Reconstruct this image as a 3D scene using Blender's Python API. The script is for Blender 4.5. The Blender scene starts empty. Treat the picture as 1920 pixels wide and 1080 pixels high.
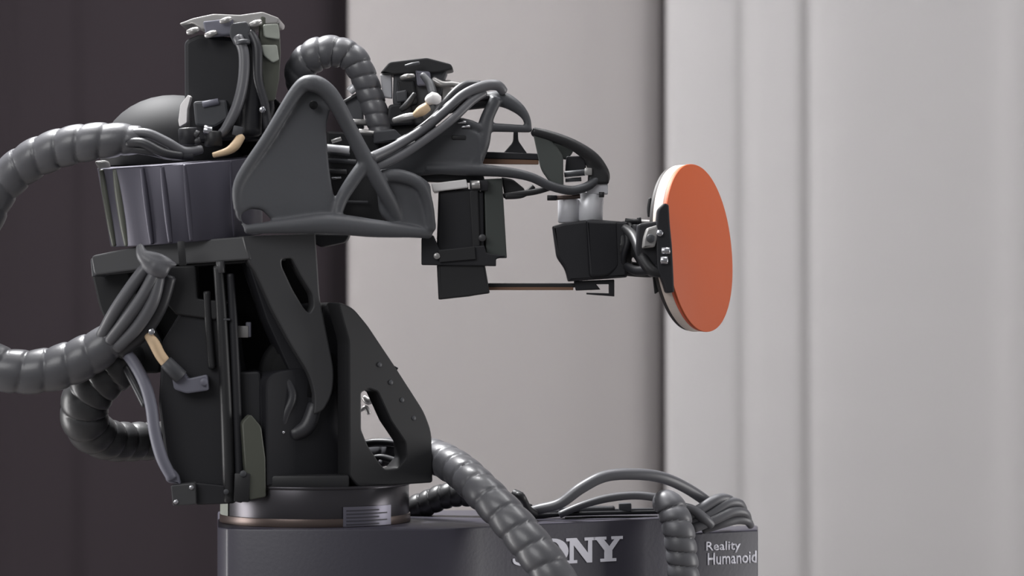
import bpy, bmesh, math, random
from mathutils import Vector, Matrix
random.seed(4)
C = bpy.context.scene.collection
PI = math.pi
# ---------------------------------------------------------------- camera, light, exposure
S = 0.0005            # metres per photo pixel at the robot
D = 3.0               # camera distance to the robot
Z0 = 1.30             # camera height
cam = bpy.data.cameras.new('camera'); camo = bpy.data.objects.new('camera', cam); C.objects.link(camo)
camo.location = (0, -D, Z0); camo.rotation_euler = (PI/2, 0, 0)
cam.sensor_width = 36; cam.lens = 36*D/(1920*S); cam.clip_start = 0.05; cam.clip_end = 50
cam.dof.use_dof = True; cam.dof.focus_distance = D; cam.dof.aperture_fstop = 5.6
bpy.context.scene.camera = camo
w = bpy.data.worlds.new('world'); bpy.context.scene.world = w; w.use_nodes = True
bg = w.node_tree.nodes['Background']; bg.inputs[0].default_value = (0.96, 0.97, 1.0, 1); bg.inputs[1].default_value = 0.22
def area(name, loc, target, sx, sy, power, col=(1, 1, 1)):
    l = bpy.data.lights.new(name, 'AREA'); l.shape = 'RECTANGLE'; l.size = sx; l.size_y = sy; l.energy = power; l.color = col
    o = bpy.data.objects.new(name, l); C.objects.link(o); o.location = loc
    o.rotation_euler = (Vector(target)-Vector(loc)).to_track_quat('-Z', 'Y').to_euler(); return o
area('ceiling_light_key', (-0.65, 0.45, 2.6), (-0.2, 0, 1.3), 0.45, 0.3, 74)
area('ceiling_light_rear', (0.45, 0.25, 2.9), (0.1, 0.1, 1.2), 1.4, 0.3, 16)
area('curtain_fill', (0.1, -0.5, 3.1), (0.15, 1.5, 0.9), 2.6, 0.5, 9, (1.0, 0.985, 0.975))  # added fill that brightens the curtains, not a real lamp
area('side_fill_left', (-2.7, 0.1, 0.9), (0.5, 1.5, 1.05), 1.0, 1.7, 56, (1.0, 0.985, 0.975))  # unseen softbox added on the left to light the curtains evenly
area('side_fill_right', (2.8, 0.0, 0.9), (0.2, 1.5, 1.0), 1.0, 1.7, 46, (1.0, 0.985, 0.975))  # weaker unseen softbox added opposite, also for the curtains
area('front_fill', (-1.7, -2.6, 2.8), (0.1, 0.3, 1.3), 1.8, 1.4, 38)  # added frontal fill, lifts the robot's front faces
vs = bpy.context.scene.view_settings
vs.view_transform = 'Standard'; vs.look = 'None'; vs.gamma = 1; vs.exposure = 0.05; vs.use_curve_mapping = False

# ---------------------------------------------------------------- helpers
def srgb(r, g, b):
    f = lambda c: c/255/12.92 if c/255 <= .04045 else ((c/255+.055)/1.055)**2.4
    return (f(r), f(g), f(b), 1)
def mat(name, col, rough=.5, metal=0, spec=.5, bump=0, bscale=300, var=0, vscale=40, coat=0, stretch=None, sheen=0, trans=0):
    m = bpy.data.materials.new(name); m.use_nodes = True; nt = m.node_tree; b = nt.nodes['Principled BSDF']
    b.inputs['Base Color'].default_value = col; b.inputs['Roughness'].default_value = rough
    b.inputs['Metallic'].default_value = metal; b.inputs['Specular IOR Level'].default_value = spec
    b.inputs['Coat Weight'].default_value = coat; b.inputs['Coat Roughness'].default_value = .12
    b.inputs['Sheen Weight'].default_value = sheen; b.inputs['Transmission Weight'].default_value = trans
    tc = nt.nodes.new('ShaderNodeTexCoord'); mp = nt.nodes.new('ShaderNodeMapping'); nt.links.new(tc.outputs['Object'], mp.inputs[0])
    if stretch: mp.inputs['Scale'].default_value = stretch
    if var:
        n = nt.nodes.new('ShaderNodeTexNoise'); n.inputs['Scale'].default_value = vscale; n.inputs['Detail'].default_value = 3
        nt.links.new(mp.outputs[0], n.inputs['Vector'])
        r = nt.nodes.new('ShaderNodeMapRange'); r.inputs[3].default_value = 1-var; r.inputs[4].default_value = 1+var
        nt.links.new(n.outputs[0], r.inputs[0])
        mx = nt.nodes.new('ShaderNodeMix'); mx.data_type = 'RGBA'; mx.blend_type = 'MULTIPLY'; mx.inputs[0].default_value = 1
        mx.inputs[6].default_value = col; nt.links.new(r.outputs[0], mx.inputs[7]); nt.links.new(mx.outputs[2], b.inputs['Base Color'])
    if bump:
        n = nt.nodes.new('ShaderNodeTexNoise'); n.inputs['Scale'].default_value = bscale; nt.links.new(mp.outputs[0], n.inputs['Vector'])
        bp = nt.nodes.new('ShaderNodeBump'); bp.inputs['Strength'].default_value = bump; bp.inputs['Distance'].default_value = .001
        nt.links.new(n.outputs[0], bp.inputs['Height']); nt.links.new(bp.outputs[0], b.inputs['Normal'])
    return m
M = dict(
    print_grey=mat('printed_grey', srgb(78, 79, 83), .5, spec=.4, bump=.15, var=.06),
    frame=mat('frame_grey', srgb(66, 67, 71), .5, spec=.4, bump=.12, var=.06),
    frame_green=mat('frame_green_grey', srgb(72, 76, 74), .45, spec=.4, var=.06),
    anod=mat('anodised_dark', srgb(64, 64, 66), .42, spec=.45, var=.08, vscale=12),
    anod_dark=mat('anodised_black', srgb(38, 38, 40), .45, spec=.35, var=.1, vscale=12),
    drum=mat('satin_drum', srgb(74, 72, 83), .48, metal=.4, var=.06, stretch=(1, 1, .1)),
    black=mat('black_plastic', srgb(33, 33, 37), .5, spec=.35, var=.08),
    deep=mat('black_and_recess_shade', srgb(14, 14, 16), .7, spec=.2, var=.1),  # near-black: shade of gaps put into the colour, also a plain black rail
    housing=mat('housing_paint', srgb(56, 54, 64), .4, spec=.45, var=.16, vscale=9, bump=.08),
    ring=mat('turned_steel', srgb(74, 72, 76), .3, metal=.8, var=.05, stretch=(1, 1, 3)),
    rim=mat('copper_rim', srgb(96, 84, 80), .35, metal=.7, var=.1),
    hose=mat('hose_black', srgb(84, 84, 88), .38, spec=.6, var=.06, bump=.08, coat=.1),
    hose_dark=mat('hose_dark_grey', srgb(56, 56, 58), .4, coat=.1, spec=.5, var=.06, bump=.1),  # darker copy of the hose colour
    cable=mat('cable_grey', srgb(88, 88, 92), .42, spec=.5, var=.05),
    cable_dark=mat('cable_black', srgb(48, 48, 52), .42, spec=.5, var=.05),
    lilac=mat('cable_lilac_grey', srgb(104, 104, 116), .5, var=.05),
    tan=mat('tan_sleeve', srgb(205, 178, 145), .6, var=.12, vscale=120, bump=.3),
    silver=mat('bright_aluminium', srgb(232, 232, 236), .35, metal=.25, var=.05),
    steel=mat('zinc_screw', srgb(200, 200, 205), .22, metal=1, var=.05),
    white=mat('white_plastic', srgb(225, 222, 222), .4, var=.04),
    clear=mat('frosted_resin', srgb(205, 205, 210), .4, spec=.4, var=.08, trans=.2),
    panel_green=mat('panel_green_grey', srgb(78, 80, 72), .45, var=.06),
    board=mat('pale_board', srgb(150, 154, 146), .5, var=.25, vscale=60),
    copper=mat('copper_brown', srgb(120, 88, 68), .5, var=.12),
    orange=mat('orange_rubber', srgb(184, 86, 48), .55, spec=.3, var=.03, vscale=15, bump=.1, bscale=900),
    orange_edge=mat('orange_rubber_edge', srgb(226, 110, 82), .55, var=.05),
    backrub=mat('black_rubber', srgb(60, 56, 56), .6, var=.05),
    wood=mat('blade_wood', srgb(228, 214, 204), .55, var=.07, stretch=(1, 1, 12)),
    knuckle=mat('knuckle_alloy', srgb(165, 163, 162), .35, metal=.6, var=.1),
    letter=mat('white_lettering', srgb(225, 224, 234), .5, var=.04),
    tag=mat('rating_plate', srgb(112, 110, 122), .35, metal=.5, var=.1),
    tagline=mat('rating_plate_print', srgb(60, 58, 66), .5),
    curtain_dark=mat('curtain_dark', srgb(53, 47, 51), .95, spec=.1, var=.04, vscale=3, bump=.3, bscale=400, sheen=.05),
    curtain_light=mat('curtain_light', srgb(171, 166, 166), .95, spec=.1, var=.02, vscale=2, bump=.3, bscale=400),
    curtain_pale=mat('curtain_pale', srgb(188, 185, 186), .95, spec=.1, var=.02, vscale=2, bump=.3, bscale=400),
    dome=mat('matte_cover', srgb(42, 42, 44), .68, spec=.25, var=.05),
    floor=mat('floor_vinyl', srgb(110, 106, 104), .5, var=.06, vscale=4),
    wall=mat('wall_paint', srgb(150, 146, 145), .8, var=.03, vscale=4),
    ceiling=mat('ceiling_paint', srgb(190, 190, 190), .9, var=.03, vscale=4),
)
def W(px, py, d=0):
    k = (D+d*S)/D*S
    return Vector(((px-960)*k, d*S, Z0+(540-py)*k))
def link(name, me, m, parent=None, smooth=True):
    o = bpy.data.objects.new(name, me); C.objects.link(o)
    if m: me.materials.clear(); me.materials.append(M[m])
    if smooth: me.shade_smooth()
    if parent is not None:
        inv = Vector((0, 0, 0)); p = parent
        while p is not None: inv += p.location; p = p.parent
        o.parent = parent; me.transform(Matrix.Translation(-inv))
    return o
def recentre(o):
    c = sum((Vector(b) for b in o.bound_box), Vector())/8
    zmin = min(b[2] for b in o.bound_box); c.z = zmin
    o.data.transform(Matrix.Translation(-c)); o.location = c; return o
def thing(name, label, cat, loc, group=None):
    o = bpy.data.objects.new(name, None); C.objects.link(o); o.location = loc; o.empty_display_size = .05
    o['label'] = label; o['category'] = cat
    if group: o['group'] = group
    return o
def tag(o, label, cat, group=None):
    o['label'] = label; o['category'] = cat
    if group: o['group'] = group
    return o
def frombm(bm):
    me = bpy.data.meshes.new('m'); bm.normal_update(); bm.to_mesh(me); bm.free(); return me
def evalmesh(o):
    dg = bpy.context.evaluated_depsgraph_get(); dg.update()
    return bpy.data.meshes.new_from_object(o.evaluated_get(dg))
def finish(me, bevel=0, seg=2, sharp=40):
    """optional bevel + sharp edges by angle"""
    bm = bmesh.new(); bm.from_mesh(me)
    bmesh.ops.recalc_face_normals(bm, faces=bm.faces)
    if bevel:
        es = [e for e in bm.edges if len(e.link_faces) == 2 and e.calc_face_angle(0) > math.radians(25)]
        bmesh.ops.bevel(bm, geom=es, offset=bevel*S, segments=seg, affect='EDGES', profile=.5, clamp_overlap=True)
    for e in bm.edges:
        e.smooth = not (len(e.link_faces) == 2 and e.calc_face_angle(0) > math.radians(sharp))
    for f in bm.faces: f.smooth = True
    bm.to_mesh(me); bm.free(); return me
def cr(pts, n, closed=False):
    """Catmull-Rom through tuples"""
    out = []; N = len(pts); P = [Vector(p) for p in pts]
    def g(i): return P[i % N] if closed else P[max(0, min(N-1, i))]
    for i in range(N if closed else N-1):
        a, b, c, d = g(i-1), g(i), g(i+1), g(i+2)
        for k in range(n):
            t = k/n
            out.append(.5*((2*b)+(c-a)*t+(2*a-5*b+4*c-d)*t*t+(3*b-a-3*c+d)*t**3))
    if not closed: out.append(P[-1].copy())
    return out
def rnd(pts, r, n=4):
    """round polygon corners with radius r px"""
    out = []; N = len(pts)
    for i in range(N):
        p = Vector(pts[i][:2]); a = Vector(pts[i-1][:2]); b = Vector(pts[(i+1) % N][:2])
        rr = pts[i][2] if len(pts[i]) > 2 else r
        da, db = (a-p), (b-p); la, lb = da.length, db.length
        q = min(rr, la*.45, lb*.45)
        if q < .5: out.append(tuple(p)); continue
        A = p+da/la*q; B = p+db/lb*q
        for k in range(n+1):
            t = k/n; out.append(tuple((1-t)**2*A+2*t*(1-t)*p+t*t*B))
    return out
def ext(name, pts, d, th, m, parent=None, yaw=0, x0=None, bevel=2, r=4, holes=(), smooth=False, pitch=0):
    """outline (photo px) on an upright plane at depth d (turned by yaw about x0), extruded th px away from the camera; real bevels, real holes"""
    pts = [tuple(p[:2]) for p in cr([tuple(p[:2]) for p in pts], 5, True)] if smooth else rnd(pts, r)
    if x0 is None: x0 = sum(p[0] for p in pts)/len(pts)
    a = math.radians(yaw); u = Vector((math.cos(a), math.sin(a), 0)); n = Vector((-math.sin(a), math.cos(a), 0)); up = Vector((0, 0, 1))
    if pitch:
        R = Matrix.Rotation(math.radians(pitch), 3, u); n = R @ n; up = R @ up
    y0 = sum(p[1] for p in pts)/len(pts)
    O = W(x0, y0, d); cpos = Vector((0, -D, Z0))
    def loc(p):
        dr = W(p[0], p[1], 0)-cpos; t = (O-cpos).dot(n)/dr.dot(n); q = cpos+dr*t-O
        return (q.dot(u), q.dot(up))
    cu = bpy.data.curves.new('c', 'CURVE'); cu.dimensions = '2D'; cu.fill_mode = 'BOTH'
    for loop in [pts]+[rnd(h, r) for h in holes]:
        sp = cu.splines.new('POLY'); L = [loc(p) for p in loop]
        sp.points.add(len(L)-1)
        for i, q in enumerate(L): sp.points[i].co = (q[0], q[1], 0, 1)
        sp.use_cyclic_u = True
    bv = min(bevel, th*.4)*S
    cu.bevel_depth = bv; cu.bevel_resolution = 1; cu.offset = -bv; cu.extrude = th*S/2-bv
    o = bpy.data.objects.new('t', cu); C.objects.link(o); me = evalmesh(o); bpy.data.objects.remove(o)
    Mx = Matrix.Identity(4)
    for i in range(3): Mx[i][0] = u[i]; Mx[i][1] = up[i]; Mx[i][2] = -n[i]; Mx[i][3] = O[i]+n[i]*th*S/2
    me.transform(Mx)
    bm = bmesh.new(); bm.from_mesh(me); bmesh.ops.remove_doubles(bm, verts=bm.verts, dist=1e-6)
    bmesh.ops.recalc_face_normals(bm, faces=bm.faces)
    bm.normal_update(); pl = {f for f in bm.faces if abs(f.normal.dot(n)) > .9995}
    for e in bm.edges: e.smooth = not (len(e.link_faces) == 2 and (e.calc_face_angle(0) > math.radians(35) or (e.link_faces[0] in pl) != (e.link_faces[1] in pl)))
    for f in bm.faces: f.smooth = True
    bm.to_mesh(me); bm.free()
    if name is None: return me
    return link(name, me, m, parent, False)
def frames(P):
    T = [(P[min(i+1, len(P)-1)]-P[max(i-1, 0)]).normalized() for i in range(len(P))]
    ref = Vector((0, 1, 0)) if abs(T[0].y) < .9 else Vector((1, 0, 0))
    N = [(ref-T[0]*ref.dot(T[0])).normalized()]
    for i in range(1, len(P)):
        v = N[-1]-T[i]*N[-1].dot(T[i]); N.append(v.normalized())
    return T, N
def tube_me(pts, seg=14, n=8, spiral=0, depth=.1, flat=1.0, phase=0, linear=False, dome=True, slant=.35):
    """swept tube through (px,py,d,r); spiral>0: spiral-wrap bands of that pitch (px)"""
    raw = [tuple(W(*p[:3]))+(p[3]*S,) for p in pts]
    Q = [Vector(q) for q in raw] if linear else cr(raw, n)
    P = [q.to_3d() if hasattr(q, 'to_3d') else q for q in Q]; P = [Vector((q[0], q[1], q[2])) for q in Q]; R = [q[3] for q in Q]
    if spiral or not linear:
        L = [0]
        for i in range(1, len(P)): L.append(L[-1]+(P[i]-P[i-1]).length)
        step = spiral*S/15 if spiral else max(min(R)*.6, .0012)
        cnt = max(3, int(L[-1]/step)); NP, NR = [], []; j = 0
        for k in range(cnt+1):
            s = L[-1]*k/cnt
            while j < len(L)-2 and L[j+1] < s: j += 1
            t = (s-L[j])/max(1e-9, L[j+1]-L[j]); NP.append(P[j].lerp(P[j+1], t)); NR.append(R[j]*(1-t)+R[j+1]*t)
        P, R = NP, NR; tot = L[-1]
    T, N = frames(P); bm = bmesh.new(); rings = []
    for i, p in enumerate(P):
        B = T[i].cross(N[i]); ring = []
        for k in range(seg):
            a = 2*PI*k/seg; rr = R[i]
            if spiral:
                f = (tot*i/(len(P)-1)/(spiral*S)+k/seg+phase) % 1
                rr *= 1+depth*(.8*max(0, math.sin(PI*f))**.32+slant*(f-.5)-.6)
            ring.append(bm.verts.new(p+(N[i]*math.cos(a)*rr*flat+B*math.sin(a)*rr)))
        rings.append(ring)
    for i in range(len(rings)-1):
        for k in range(seg):
            bm.faces.new((rings[i][k], rings[i][(k+1) % seg], rings[i+1][(k+1) % seg], rings[i+1][k]))
    for ring, p, t, r, sgn in ((rings[0], P[0], T[0], R[0], -1), (rings[-1], P[-1], T[-1], R[-1], 1)):
        if dome:
            c = bm.verts.new(p+t*sgn*r*.35); m_ = []
            B = [v.co for v in ring]
            mid = [bm.verts.new(p+(b-p)*.75+t*sgn*r*.25) for b in B]
            for k in range(seg):
                bm.faces.new((ring[k], ring[(k+1) % seg], mid[(k+1) % seg], mid[k])); bm.faces.new((mid[k], mid[(k+1) % seg], c))
        else: bm.faces.new(ring)
    bmesh.ops.recalc_face_normals(bm, faces=bm.faces)
    for e in bm.edges: e.smooth = not (len(e.link_faces) == 2 and e.calc_face_angle(0) > math.radians(50))
    for f in bm.faces: f.smooth = True
    return frombm(bm)
def tube(name, pts, m, parent=None, **k): return link(name, tube_me(pts, **k), m, parent, False)
def rod(name, a, b, r, m, parent=None, r2=None, seg=20):
    """straight turned rod/cylinder with chamfered ends between two (px,py,d) points"""
    r2 = r if r2 is None else r2; A, B = Vector(a), Vector(b); c = min(r, r2)*.12
    L = (W(*b)-W(*a)).length/S; t = min(.3, c/max(L, .1))
    pts = [tuple(A)+(r-c,), tuple(A.lerp(B, t))+(r,), tuple(A.lerp(B, 1-t))+(r2,), tuple(B)+(r2-c,)]
    me = tube_me(pts, seg=seg, linear=True, dome=False); return link(name, me, m, parent, False)
def box(name, c, size, m, parent=None, yaw=0, roll=0, pitch=0, bevel=2):
    """box centred at (px,py,d), size (w,h,depth) px"""
    bm = bmesh.new(); bmesh.ops.create_cube(bm, size=1)
    bmesh.ops.scale(bm, vec=(size[0]*S, size[2]*S, size[1]*S), verts=bm.verts)
    bv = min(bevel, min(size)*.3)*S
    bmesh.ops.bevel(bm, geom=bm.edges[:], offset=bv, segments=2, affect='EDGES', profile=.5)
    R = Matrix.Rotation(math.radians(yaw), 4, 'Z') @ Matrix.Rotation(math.radians(pitch), 4, 'X') @ Matrix.Rotation(math.radians(roll), 4, 'Y')
    bm.transform(Matrix.Translation(W(*c)) @ R); me = frombm(bm)
    if name is None: return me
    return link(name, finish(me, 0, sharp=30), m, parent, False)
def loft(name, rings, m, parent=None, bevel=3, sharp=30):
    """closed rings of (px,py,d) joined into a solid"""
    bm = bmesh.new(); R = [[bm.verts.new(W(*p)) for p in r] for r in rings]; n = len(R[0])
    for i in range(len(R)-1):
        for k in range(n): bm.faces.new((R[i][k], R[i][(k+1) % n], R[i+1][(k+1) % n], R[i+1][k]))
    bm.faces.new(R[0]); bm.faces.new(list(reversed(R[-1])))
    me = finish(frombm(bm), bevel, sharp=sharp); 
    if name is None: return me
    return link(name, me, m, parent, False)
def organic(name, meshes, m, parent, vox=2.6, it=6):
    """union of shapes grown into one smooth printed body"""
    bm = bmesh.new()
    for me in meshes: bm.from_mesh(me)
    o = bpy.data.objects.new('t', frombm(bm)); C.objects.link(o)
    rm = o.modifiers.new('r', 'REMESH'); rm.mode = 'VOXEL'; rm.voxel_size = vox*S
    sm = o.modifiers.new('s', 'CORRECTIVE_SMOOTH' if 0 else 'SMOOTH'); sm.factor = .6; sm.iterations = it
    me = evalmesh(o); bpy.data.objects.remove(o)
    return link(name, me, m, parent, True)
def screw(c, r, parent, m='steel', name='screw', yaw=0, dep=5):
    a = math.radians(yaw); dx, dd = math.sin(a)*dep, -math.cos(a)*dep
    return rod(name, c, (c[0]+dx, c[1], c[2]+dd), r, m, parent, seg=12)

# ---------------------------------------------------------------- setting
def struct(name, me, m):
    o = link(name, me, m, None, False); o['kind'] = 'structure'; return o
def slab(x0, x1, y0, y1, z0, z1):
    bm = bmesh.new(); bmesh.ops.create_cube(bm, size=1)
    bmesh.ops.scale(bm, vec=(x1-x0, y1-y0, z1-z0), verts=bm.verts); bmesh.ops.translate(bm, vec=((x0+x1)/2, (y0+y1)/2, (z0+z1)/2), verts=bm.verts)
    return frombm(bm)
struct('floor', slab(-3.2, 3.2, -3.6, 2.6, -.05, 0), 'floor')
struct('wall_back', slab(-3.2, 3.2, 2.5, 2.6, 0, 3.4), 'wall')

def curtain(name, label, xs, m, z1=3.3):
    """pleated cloth: xs = list of (x, y, swing); real folds, real thickness"""
    prof = cr([(x, y, s) for x, y, s in xs], 10); nz = 26; bm = bmesh.new(); G = []
    for j in range(nz+1):
        z = .012+(z1-.012)*j/nz; row = []
        for p in prof:
            k = 1+p[2]*math.sin(z*1.9+p[0]*3)*.5
            row.append(bm.verts.new((p[0]+p[2]*.02*math.sin(z*1.3+p[0]*5), p[1]*1.0+(k-1)*.03, z)))
        G.append(row)
    for j in range(nz):
        for i in range(len(prof)-1): bm.faces.new((G[j][i], G[j][i+1], G[j+1][i+1], G[j+1][i]))
    bmesh.ops.solidify(bm, geom=bm.faces[:], thickness=.003)
    bmesh.ops.recalc_face_normals(bm, faces=bm.faces)
    o = link(name, frombm(bm), m); recentre(o); return tag(o, label, 'curtain')
# at y = 1.5 the frame is 1.44 m wide: x = (px-960)*0.00075
def cx(px, y=1.5): return (px-960)*S*(D+y)/D
curtain('curtain', 'dark plum-grey cloth curtain hanging behind the left side of the robot arm',
        [(-2.4, 1.55, .5), (-1.9, 1.50, .5), (-1.4, 1.56, .5), (-1.1, 1.50, .3), (cx(-60), 1.55, .2), (cx(40), 1.535, .1), (cx(120), 1.522, .1), (cx(165), 1.529, .1),
         (cx(230), 1.520, .1), (cx(330), 1.515, .1), (cx(430), 1.53, .1), (cx(520), 1.52, .05), (cx(600), 1.53, .05), (cx(640), 1.555, 0), (cx(720, 1.6), 1.60, 0)], 'curtain_dark')
curtain('curtain', 'light grey curtain between the dark curtain and the bat, turning away at its right edge',
        [(cx(664, 1.54), 1.54, 0), (cx(652), 1.515, 0), (cx(664), 1.50, 0), (cx(740), 1.49, 0), (cx(900), 1.492, .05), (cx(1050), 1.502, .05), (cx(1140, 1.51), 1.518, .03), (cx(1190, 1.53), 1.530, 0),
         (cx(1222, 1.54), 1.542, 0), (cx(1243, 1.56), 1.564, 0), (cx(1256, 1.62), 1.62, 0), (cx(1275, 1.65), 1.65, 0)], 'curtain_light')
curtain('curtain', 'pale grey curtain with soft vertical folds filling the right side behind the orange bat',
        [(cx(1256), 1.552, 0), (cx(1250), 1.53, 0), (cx(1262), 1.505, 0), (cx(1310), 1.494, .1), (cx(1370), 1.490, .1), (cx(1398), 1.495, .15), (cx(1430), 1.488, .15), (cx(1480), 1.481, .1),
         (cx(1500), 1.482, .1), (cx(1518), 1.490, .1), (cx(1545), 1.483, .2), (cx(1600), 1.478, .3), (cx(1720), 1.475, .2), (cx(1850), 1.475, .2), (cx(1950), 1.47, .3), (1.0, 1.5, .4), (1.4, 1.45, .5), (1.9, 1.52, .5), (2.4, 1.48, .5)], 'curtain_pale')

# ---------------------------------------------------------------- base unit
base = thing('machine_cabinet', 'dark grey base cabinet with white lettering under the robot arm', 'machine base', (W(700, 990, 0).x, .05, 0))
zt = W(0, 990, -178).z      # level of the cabinet top
def plan_solid(name, plan, z1, z0, m, parent, bevel=4, tops=None):
    bm = bmesh.new(); n = len(plan)
    A = [bm.verts.new((x, y, z1+(tops[i] if tops else 0))) for i, (x, y) in enumerate(plan)]; B = [bm.verts.new((x, y, z0)) for x, y in plan]
    for k in range(n): bm.faces.new((A[k], A[(k+1) % n], B[(k+1) % n], B[k]))
    bm.faces.new(A); bm.faces.new(B[::-1])
    return link(name, finish(frombm(bm), bevel), m, parent, False)
def xy(px, d): v = W(px, 0, d); return (v.x, v.y)
plan = [xy(408, -150), xy(425, -186), xy(460, -200), xy(800, -200), xy(850, -180), xy(900, -140), xy(950, -100), xy(1236, 78), xy(1290, 112), xy(1290, 250), xy(1000, 300), xy(408, 260)]
plan_solid('cabinet', plan, zt, .06, 'housing', base)
zt2 = W(0, 998, 118).z
plan2 = [xy(1291, 104), xy(1312, 118), xy(1421, 190), xy(1421, 300), xy(1291, 240)]
plan_solid('side_cabinet', plan2, zt2, .06, 'housing', base)
plan_solid('plinth', [xy(390, -230), xy(1250, -230), xy(1460, 190), xy(1440, 320), xy(390, 300)], .06, 0, 'anod_dark', base)
# lettering: slab serif strokes, mapped from letter space to the slanting face
FA = Vector(xy(950, -100)); FB = Vector(xy(1236, 78))
def onface(px, py, out=.4, A=FA, B=FB):
    u = (B-A).normalized(); n = Vector((u.y, -u.x)); c = Vector((0, -D, Z0)); dr = W(px, py, 0)-c
    t = ((A-c.to_2d()).dot(n))/dr.to_2d().dot(n); q = c+dr*t
    return q+Vector((n.x, n.y, 0))*out*S
def glyph(name, loops, parent, m='letter', A=FA, B=FB, h=1.6):
    cu = bpy.data.curves.new('c', 'CURVE'); cu.dimensions = '2D'; cu.fill_mode = 'FRONT'
    u2 = (B-A).normalized(); u = Vector((u2.x, u2.y, 0)); n = Vector((u2.y, -u2.x, 0)); O = onface(*loops[0][0], 0, A, B)
    for L in loops:
        sp = cu.splines.new('POLY'); sp.points.add(len(L)-1); sp.use_cyclic_u = True
        for i, p in enumerate(L): q = onface(p[0], p[1], 0, A, B)-O; sp.points[i].co = (q.dot(u), q.z, 0, 1)
    cu.extrude = h*S/2; cu.fill_mode = 'BOTH'
    o = bpy.data.objects.new('t', cu); C.objects.link(o); me = evalmesh(o); bpy.data.objects.remove(o)
    Mx = Matrix.Identity(4)
    for i in range(3): Mx[i][0] = u[i]; Mx[i][1] = (0, 0, 1)[i]; Mx[i][2] = n[i]; Mx[i][3] = O[i]+n[i]*h*S/2
    me.transform(Mx); return link(name, me, m, parent, False)
def lt(p, x0, x1):   # letter box (0..1, 0..1) -> photo px with the rising baseline
    x = x0+(x1-x0)*p[0]; yb = 1062-(x-960)*.052; yt = 1014-(x-960)*.045
    return (x, yb+(yt-yb)*p[1])
def strokes_S():
    out = []; top = []; 
    c = cr([(.93, .70, .05), (.86, .87, .08), (.5, .95, .09), (.17, .80, .12), (.22, .60, .15), (.5, .50, .16), (.80, .38, .15), (.84, .20, .12), (.5, .05, .09), (.13, .13, .08), (.06, .30, .05)], 6)
    L, Rr = [], []
    for i, p in enumerate(c):
        a, b = c[max(0, i-1)], c[min(len(c)-1, i+1)]; t = Vector((b[0]-a[0], b[1]-a[1])).normalized(); w_ = p[2]*.95
        L.append((p[0]-t.y*w_*.8, min(1.02, max(-.02, p[1]+t.x*w_*.62)))); Rr.append((p[0]+t.y*w_*.8, min(1.02, max(-.02, p[1]-t.x*w_*.62))))
    return [L+Rr[::-1]]
ell = lambda cx_, cy_, rx, ry, n=28: [(cx_+rx*math.cos(2*PI*i/n), cy_+ry*math.sin(2*PI*i/n)) for i in range(n)]
GL = {
 'S': [(strokes_S()[0])], 
 'O': [ell(.5, .5, .52, .52), ell(.5, .5, .24, .39)],
 'N': [[(0, 1), (.36, 1), (.76, .38), (.76, .88), (.64, .88), (.64, 1), (1, 1), (1, .88), (.9, .88), (.9, 0), (.72, 0), (.26, .72), (.26, .12), (.38, .12), (.38, 0), (0, 0), (0, .12), (.12, .12), (.12, .88), (0, .88)]],
 'Y': [[(0, 1), (.44, 1), (.44, .88), (.36, .88), (.55, .6), (.72, .88), (.62, .88), (.62, 1), (1, 1), (1, .88), (.9, .88), (.64, .45), (.64, .12), (.78, .12), (.78, 0), (.24, 0), (.24, .12), (.38, .12), (.38, .45), (.1, .88), (0, .88)]],
}
for ch, x0, x1 in (('S', 960, 1004), ('O', 1008, 1064), ('N', 1061, 1115), ('Y', 1112, 1167)):
    glyph('letter', [[lt(p, x0, x1) for p in L] for L in GL[ch]], base)
GA, GB = Vector(xy(1312, 118)), Vector(xy(1421, 190))
def small_text(txt, xa, xb, yb, yt, slope):
    f = bpy.data.curves.new('f', 'FONT'); f.body = txt; f.size = 1; f.offset = .014; f.fill_mode = 'FRONT'; f.resolution_u = 2
    o = bpy.data.objects.new('t', f); C.objects.link(o); me = evalmesh(o); bpy.data.objects.remove(o)
    xs = [v.co.x for v in me.vertices]; a, b = min(xs), max(xs); cap = .72
    bm = bmesh.new(); bm.from_mesh(me)
    r = bmesh.ops.extrude_face_region(bm, geom=bm.faces[:]); up = {v for v in r['geom'] if isinstance(v, bmesh.types.BMVert)}
    for v in bm.verts:
        px = xa+(xb-xa)*(v.co.x-a)/(b-a); py = yb+(yt-yb)*v.co.y/cap-slope*(px-xa)
        v.co = onface(px, py, 1.2 if v in up else 0, GA, GB)
    return link('small_lettering', frombm(bm), 'letter', base, False)
small_text('Reality', 1323, 1388, 1032, 1015, .03)
small_text('Humanoid', 1326, 1418, 1059, 1036, .05)
# ring the arm turns on
# thin rails and clips on the cabinet top
for (xa, ya, da, xb, yb, db, r_, mm) in ((990, 967, 20, 1235, 960, 130, 4, 'black'), (1000, 962, 60, 1240, 955, 150, 3.2, 'frame'), (1060, 971, 10, 1232, 969, 110, 2.2, 'deep')):
    tube('cable_rail', [(xa, ya, da, r_), ((xa+xb)/2, (ya+yb)/2-1, (da+db)/2, r_), (xb, yb, db, r_)], mm, base)
box('clip', (1172, 951, 110), (24, 16, 20), 'frame', base, roll=-2); box('clip', (1068, 955, 60), (40, 9, 18), 'frame', base, roll=-4)
box('clip', (985, 953, 60), (22, 22, 20), 'anod_dark', base, roll=20)
tube('cable_tie', [(966, 928, -40, 7), (976, 930, -50, 8), (983, 940, -40, 7), (990, 955, -20, 8), (1003, 964, 0, 8)], 'anod_dark', base)
rod('cable_tie', (962, 925, -40), (978, 932, -48), 9, 'black', base)

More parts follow.
